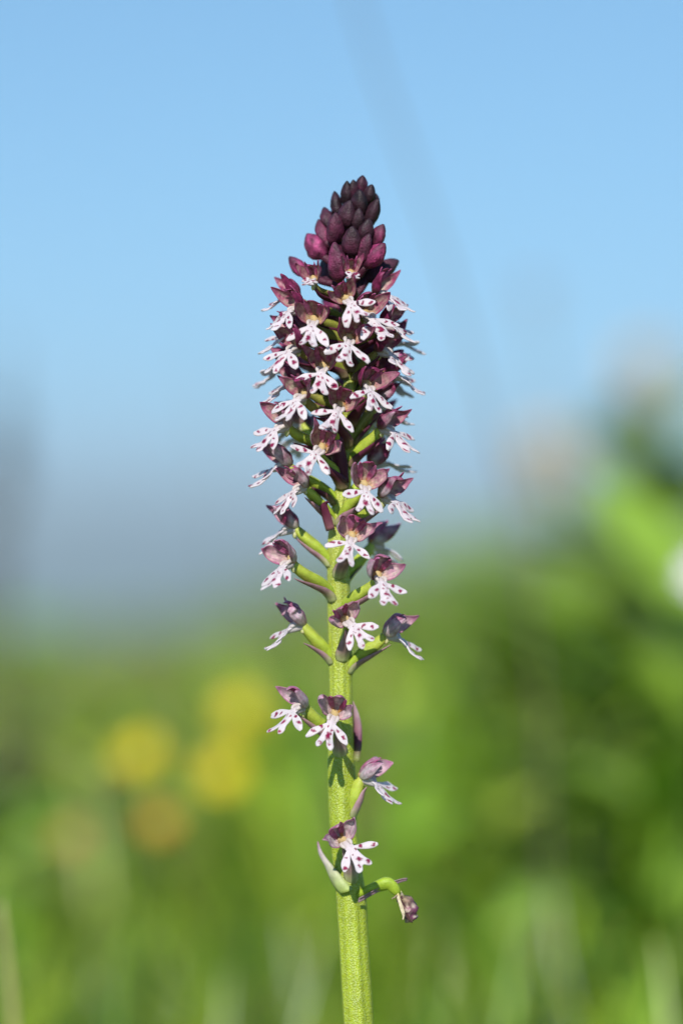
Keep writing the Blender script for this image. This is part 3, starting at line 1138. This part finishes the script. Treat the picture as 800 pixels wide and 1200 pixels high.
def flower(px, py, az, roll=0, pitch=0, sc=1.0, op=1.0, dn=5.5, R=None, seed=None, age=None):
    r = np.random.default_rng((seed if seed is not None else int(px * 7 + py * 13)))
    if age is None:
        age = float(np.interp(py, [320, 420, 520, 640, 760, 850, 1000], [0.05, 0.22, 0.40, 0.58, 0.72, 0.92, 1.0]))
    x, f, u = frame(az, pitch, roll)
    a = math.radians(az)
    dx = (px - stem_x(py)) * PX
    if R is None:
        if abs(math.sin(a)) > 0.3:
            R = min(max(abs(dx) / abs(math.sin(a)), 0.0055), 0.0098)
        else:
            R = 0.0078
    Y = -R * math.cos(a)
    j = at(px, py, Y)
    s = sc * MM
    O = j - (x * JUNC.x + f * JUNC.y + u * JUNC.z) * s
    M = Matrix(((x.x, -f.x, u.x, O.x), (x.y, -f.y, u.y, O.y), (x.z, -f.z, u.z, O.z), (0, 0, 0, 1)))
    M = M @ Matrix.Diagonal((sc, sc, sc, 1))
    body = make_column(r, age).build('flower', M_LIP, orchid, MM)
    body.matrix_local = Matrix.Translation(-base_pt) @ M
    make_tepals(r, op, body, age)
    make_lip(r, op, body, age, abs(math.sin(a)) > 0.85)
    spur(r, age, body)
    opy = 600 - (O.z - CAM_Z) / PX * CAM_D / (CAM_D + O.y)
    ovary_and_bract(O + f * 0.0002, (f * 0.55 + u * 0.85).normalized(), opy, az, body, M.inverted(), r, dn, age)


FLOWERS = [
    # px, py, az, roll, pitch, sc, op
    (362, 331, -22, 0, 10, 0.80, 0.35), (412, 324, 4, 0, 10, 0.80, 0.35),
    (338, 366, -52, -5, 5, 0.95, 0.9), (455, 347, 58, 5, 8, 0.95, 0.8),
    (365, 383, -8, -4, 0, 1, 1), (411, 356, 6, 32, 0, 0.92, 1), (437, 375, 28, 14, 0, 0.98, 1),
    (408, 404, 8, -20, 0, 1, 1), (376, 438, -6, -4, 0, 1, 1), (337, 413, -46, -8, 0, 1, 1),
    (347, 470, -32, -8, 0, 1, 1), (434, 459, 24, -14, 0, 1, 1), (395, 483, 0, -22, 0, 1, 1),
    (459, 416, 62, 10, 0, 1, 1), (463, 384, 66, 0, 5, 0.9, 0.95),
    (471, 402, 105, 0, 20, 0.88, 0.95), (323, 504, -52, -14, 0, 1, 1), (461, 507, 56, 8, 0, 1, 1),
    (370, 532, -6, -34, 0, 1, 1), (322, 549, -72, 0, 5, 1, 1), (452, 543, 112, 0, 25, 1, 1),
    (428, 577, 10, -10, 0, 1, 1), (462, 588, 58, 5, 0, 1, 1), (344, 577, -58, -5, -5, 0.95, 1),
    (329, 624, -82, 0, 0, 1, 1), (410, 637, 2, -18, 0, 1, 1), (331, 665, -44, 8, 0, 1, 1),
    (448, 643, 132, 0, 0, 1, 1), (448, 684, 22, -4, 0, 1, 1), (338, 738, -74, 0, 0, 1, 1),
    (413, 734, 12, 34, 0, 1, 1), (469, 749, 74, 0, 0, 1, 1), (343, 834, -52, -6, 0, 1, 1),
    (388, 848, -6, -16, -5, 1, 1), (440, 918, 66, 0, 0, 1, 1), (410, 994, 14, 32, 0, 1, 1),
    # behind, seen through the gaps
    (326, 434, -100, 0, 10, 1, 1), (352, 512, -160, 0, 0, 1, 1), (395, 375, 170, 0, 0, 1, 1), (430, 425, 150, 0, 0, 1, 1),
    (331, 394, -72, -5, 5, 0.95, 1), (334, 452, -78, 0, 5, 0.95, 1), (469, 442, 80, 5, 5, 0.95, 1), (333, 349, -80, 0, 10, 0.85, 0.7), (455, 478, 100, 0, 5, 0.95, 1), (340, 500, -118, 0, 5, 0.95, 1), (386, 505, -30, -10, 5, 0.7, 0.4),
    (365, 440, -150, 0, 0, 1, 1), (440, 500, 155, 0, 0, 1, 1), (352, 390, -125, 0, 0, 1, 1), (455, 440, 118, 0, 0, 1, 1), (400, 470, 180, 0, 0, 1, 1),
]
for q in FLOWERS:
    px, py, az, roll, pitch, sc, op = q
    flower(px, py, az, roll, pitch, sc, op, dn=4.2 if py < 420 else 5.5)


def withered():
    r = np.random.default_rng(77)
    tip = at(467, 1048, -0.003)
    d = Vector((0.7, -0.2, -0.5)).normalized()
    mb = MB()
    pts = cr([np.array(at(412, 1052, -0.0008)), np.array(at(436, 1041, -0.0025)), np.array(at(455, 1035, -0.003)), np.array(at(467, 1048, -0.003))], 16)
    rad = MM * np.interp(np.linspace(0, 1, 16), [0, 0.3, 0.6, 0.9, 1], [0.5, 0.72, 1.0, 0.75, 0.42])
    body = MB()
    t = np.linspace(0, 1, 12)
    c = cr([np.array(at(466, 1047, -0.003)), np.array(at(474, 1056, -0.0032)), np.array(at(481, 1066, -0.003)), np.array(at(479, 1080, -0.0028))], 12)
    wv = Wob(1800, r)
    colr = np.array([mixc(np.array((0.50, 0.44, 0.18)), np.array((0.12, 0.035, 0.075)), np.array(x)) for x in np.interp(t, [0, 0.3, 0.6, 1], [0, 0.7, 1, 1])])
    Vw = body.tube(c - ORIG, MM * np.interp(t, [0, 0.25, 0.6, 0.85, 1], [0.45, 0.8, 1.1, 0.85, 0.3]), 18, colr, lambda th, u: 1 + 0.25 * np.sin(4 * th + 6 * u) + 0.16 * np.sin(9 * th - 9 * u)).reshape(-1, 3)
    nw = wv(Vw)
    body.v[-1] = Vw + np.repeat(c - ORIG - (c - ORIG).mean(0), 18, axis=0) * 0 + nw[:, None] * np.array([0.15, -0.2, 0.15]) * MM
    pale = smooth(0.5, 1.0, wv(Vw * 1.6 + 0.01))[:, None]
    body.c[-1] = body.c[-1] * (1 + 0.5 * nw[:, None]).clip(0.35) * (1 - pale * 0.8) + pale * 0.8 * np.array((0.55, 0.45, 0.36))
    o = body.build('withered_flower', M_DRY, orchid)
    o['label'] = 'shrivelled dark brown flower on a bent green ovary'
    mb.tube(pts - ORIG, rad, 14, GREEN * 0.9, lambda th, u: 1 + 0.08 * np.cos(3 * th + 4 * u))
    mb.build('ovary', M_OVARY, o)
    for k, P in enumerate(([(466, 1050), (470, 1062), (473, 1072), (472, 1078)], [(470, 1050), (474, 1064), (478, 1074), (483, 1081)], [(465, 1049), (462, 1052), (459, 1053)])):
        mb = MB()
        cc = cr([np.array(at(a, b, -0.0042 + 0.0004 * k)) - ORIG for a, b in P], 12)
        Pm, U, V = strip(cc, np.array([0.2, 0.28, 0.24, 0.1]) * MM, (0.6, -0.3, 0.5), 12, 5, cup=0.4, wav=0.0)
        mb.sheet(Pm, 0.15 * MM, np.array((0.55, 0.46, 0.32)) if k != 1 else np.array((0.07, 0.03, 0.03)), np.array((0.3, 0.2, 0.16)))
        mb.build('petal', M_DRY, o)
    # its thin purplish bract
    mb = MB()
    cc = cr([np.array(at(a, b, -0.0032)) - ORIG for a, b in [(420, 1054), (437, 1045), (455, 1036), (470, 1031), (477, 1030)]], 14)
    Pm, U, V = strip(cc, np.array([0.5, 0.42, 0.4, 0.35, 0.25]) * MM, (0.2, -0.5, 0.8), 14, 5, cup=0.5)
    mb.sheet(Pm, 0.18 * MM, np.array((0.32, 0.2, 0.24)), np.array((0.3, 0.2, 0.22)))
    mb.build('bract', M_BRACT, orchid)


withered()


def free_bract(pts, widths, Y, wdir, cols):
    cc = cr([np.array(at(a, b, y)) - ORIG for (a, b), y in zip(pts, Y)], 20)
    P, U, V = strip(cc, np.array(widths) * MM, wdir, 20, 9, cup=0.5)
    colr = cr(cols, 20)[:, None] * np.ones((1, 9, 1))
    mb = MB()
    mb.sheet(P, 0.15 * MM, colr, colr * 0.95)
    mb.build('bract', M_BRACT, orchid)


free_bract([(404, 1046), (394, 1034), (384, 1016), (375, 1000), (372, 986)], [1.2, 1.15, 0.65, 0.36, 0.1], [-0.003, -0.0022, -0.0016, -0.001, -0.0005], (0.75, -0.5, 0.35),
           [(0.30, 0.38, 0.08), (0.38, 0.44, 0.18), (0.48, 0.46, 0.34), (0.42, 0.34, 0.36), (0.25, 0.12, 0.16)])
free_bract([(414, 892), (416, 872), (417, 850), (415, 834), (413, 822)], [0.8, 0.9, 0.75, 0.5, 0.1], [-0.0005, 0.0, 0.0004, 0.0004, 0.0], (0.75, -0.6, 0),
           [(0.25, 0.3, 0.08), (0.12, 0.04, 0.06), (0.28, 0.14, 0.18), (0.4, 0.26, 0.3), (0.35, 0.2, 0.24)])
free_bract([(385, 622), (380, 605), (377, 594), (381, 588), (386, 589)], [0.9, 0.9, 0.8, 0.5, 0.1], [-0.0025, -0.003, -0.0035, -0.004, -0.0044], (0.6, -0.6, 0.2),
           [(0.25, 0.1, 0.12), (0.14, 0.03, 0.06), (0.12, 0.02, 0.05), (0.12, 0.02, 0.05), (0.08, 0.01, 0.03)])
free_bract([(400, 566), (396, 540), (394, 515), (396, 500)], [1.0, 1.2, 0.9, 0.1], [-0.002, -0.0028, -0.003, -0.003], (0.9, -0.3, 0),
           [(0.12, 0.03, 0.05), (0.09, 0.015, 0.035), (0.09, 0.015, 0.04), (0.1, 0.02, 0.05)])


# --- buds of the dark tip
def bud(px, py, wpx, hpx, lean, Y, mag, seed):
    r = np.random.default_rng(seed)
    c = np.array(at(px, py, Y))
    a = math.radians(lean)
    yo = -0.45 if Y < 0 else 0.35
    ax = np.array([math.sin(a), yo * math.cos(a), math.cos(a)])
    ax /= np.linalg.norm(ax)
    L = hpx * PX * 1.12 * r.uniform(0.92, 1.1)
    wpx = wpx * r.uniform(0.9, 1.12)
    ax = ax + r.normal(size=3) * 0.08
    ax /= np.linalg.norm(ax)
    n = 16
    t = np.linspace(0, 1, n)
    side = np.array([r.normal() * 0.5, -1, 0])
    pts = c + np.outer((t - 0.5) * L, ax) + np.outer((t ** 2) * L * 0.06, np.array([r.uniform(-1, 1), r.uniform(-1, 0.3), 0]))
    rad = wpx * PX * 0.5 * np.interp(t, [0, 0.06, 0.2, 0.42, 0.62, 0.8, 0.92, 1], [0.30, 0.55, 0.85, 0.98, 0.90, 0.64, 0.38, 0.12])
    ph = r.uniform(0, 6.28)
    m = 20
    th = np.linspace(0, 2 * np.pi, m, endpoint=False)
    seam = np.abs(np.cos(1.5 * (th + ph)))            # three seams between the folded sepals

    def shape(h, u):
        s = np.abs(np.cos(1.5 * (h + ph + 0.4 * u)))
        return (1.0 - 0.2 * np.exp(-((s) / 0.22) ** 2) + 0.10 * s ** 6) * (1 + 0.05 * np.sin(7 * h + 9 * u + ph) + 0.03 * np.sin(13 * h - 17 * u))
    wv = Wob(900, r)
    colr = np.zeros((n, m, 3))
    for i in range(n):
        for_m = mixc(MAROON * np.array([1.05, 1.3, 1.15]), MAGENTA * 0.8, np.clip(mag * (0.55 + 0.45 * math.sin(math.pi * min(1, t[i] * 1.1)) + 0.25 * np.sin(3 * th + ph)), 0, 1))
        tipd = float(smooth(0.75, 1.0, t[i]))
        colr[i] = for_m * (0.55 + 0.4 * min(1.0, max(0.0, (py - 230) / 70)) - 0.35 * tipd) + np.array((0.006, 0.003, 0.005))
    mb = MB()
    Vb = mb.tube(pts - ORIG, rad, m, colr, shape).reshape(-1, 3)
    cen = np.repeat(pts - ORIG, m, axis=0)
    dn_ = wv(Vb + ORIG)
    mb.v[-1] = cen + (Vb - cen) * (1 + 0.07 * dn_)[:, None]
    mb.c[-1] = mb.c[-1] * (1 + 0.35 * wv(Vb * 1.9))[:, None]
    bo = mb.build('bud', M_BUD, orchid)
    # short purple stalk back to the spike axis
    st = np.array(at(stem_x(py + hpx * 0.9), py + hpx * 0.9))
    p0 = pts[1]
    mb = MB()
    cc = cr([st, (st + p0) * 0.5 + np.array([0, 0, -0.0004]), p0], 6)
    mb.tube(cc - ORIG, MM * np.linspace(0.5, 0.6, 6), 8, MAROON * 2.2)
    mb.build('bud_stalk', M_BUD, bo)


BUDS = [(423, 217, 14, 20, 2, 0.25), (406, 227, 16, 25, -6, 0.0), (432, 229, 15, 26, 6, 0.0), (394, 238, 15, 27, -10, 0.0), (421, 238, 20, 27, 0, 0.02),
        (407, 251, 19, 29, -3, 0.05), (436, 251, 20, 32, 24, 0.0), (383, 255, 15, 26, -12, 0.1), (392, 268, 21, 33, -6, 0.3), (413, 283, 23, 33, 4, 0.1),
        (429, 270, 19, 25, 12, 0.0), (443, 276, 19, 28, 22, 0.4), (369, 288, 24, 36, -32, 0.75), (439, 299, 24, 36, 46, 0.8), (395, 307, 25, 40, -3, 0.4),
        (377, 271, 15, 28, -12, 0.35), (384, 283, 13, 26, -8, 0.55), (439, 236, 11, 18, 10, 0.0), (414, 223, 13, 22, -4, 0.1), (447, 317, 22, 38, 62, 0.1),
        (349, 312, 18, 26, -48, 0.6), (420, 258, 17, 25, 3, 0.0), (427, 291, 18, 30, 14, 0.2), (403, 268, 14, 26, 0, 0.1)]
for k, (px, py, w, h, lean, mag) in enumerate(BUDS):
    half = float(np.interp(py, [210, 220, 240, 265, 290, 315], [4, 12, 25, 32, 40, 48]))
    dx = px - stem_x(py)
    d2 = math.sqrt(max(half ** 2 - dx ** 2, 0)) * PX
    Y = -0.75 * d2
    if k in (16, 17, 19, 23):
        Y = 0.0008
    bud(px, py, w, h, lean, Y, mag, 100 + k)
for k, (px, py, w, h, lean) in enumerate([(412, 232, 18, 26, 0), (430, 245, 18, 28, 8), (398, 250, 20, 30, -8), (415, 262, 22, 32, 0), (388, 275, 22, 32, -14), (432, 285, 22, 32, 16), (405, 292, 24, 36, -4), (428, 312, 24, 36, 14), (385, 318, 24, 34, -16)]):
    half = float(np.interp(py, [210, 220, 240, 265, 290, 315], [4, 12, 25, 32, 40, 48]))
    dx = px - stem_x(py)
    bud(px, py, w, h, lean, 0.75 * math.sqrt(max(half ** 2 - dx ** 2, 0)) * PX, 0.15, 200 + k)

# ------------------------------------------------------------------ haze between here and the hills


def make_haze():
    bx, by0, by1, z0, z1 = 15000, -15000, 15000, -200, 78
    V = [(-bx, by0, z0), (bx, by0, z0), (bx, by1, z0), (-bx, by1, z0), (-bx, by0, z1), (bx, by0, z1), (bx, by1, z1), (-bx, by1, z1)]
    F = [(3, 2, 1, 0), (4, 5, 6, 7), (0, 1, 5, 4), (1, 2, 6, 5), (2, 3, 7, 6), (3, 0, 4, 7)]
    me = bpy.data.meshes.new('haze')
    me.from_pydata(V, [], F)
    m = bpy.data.materials.new('pale_haze')
    m.use_nodes = True
    nt = m.node_tree
    nt.nodes.clear()
    out = nt.nodes.new('ShaderNodeOutputMaterial')
    pv = nt.nodes.new('ShaderNodeVolumePrincipled')
    pv.inputs['Color'].default_value = (0.68, 0.84, 0.91, 1)
    pv.inputs['Density'].default_value = 0.00048
    nt.links.new(pv.outputs[0], out.inputs['Volume'])
    me.materials.append(m)
    o = bpy.data.objects.new('haze', me)
    COL.objects.link(o)
    tag(o, 'thin blue haze over the far valley', 'haze', kind='stuff')


make_haze()
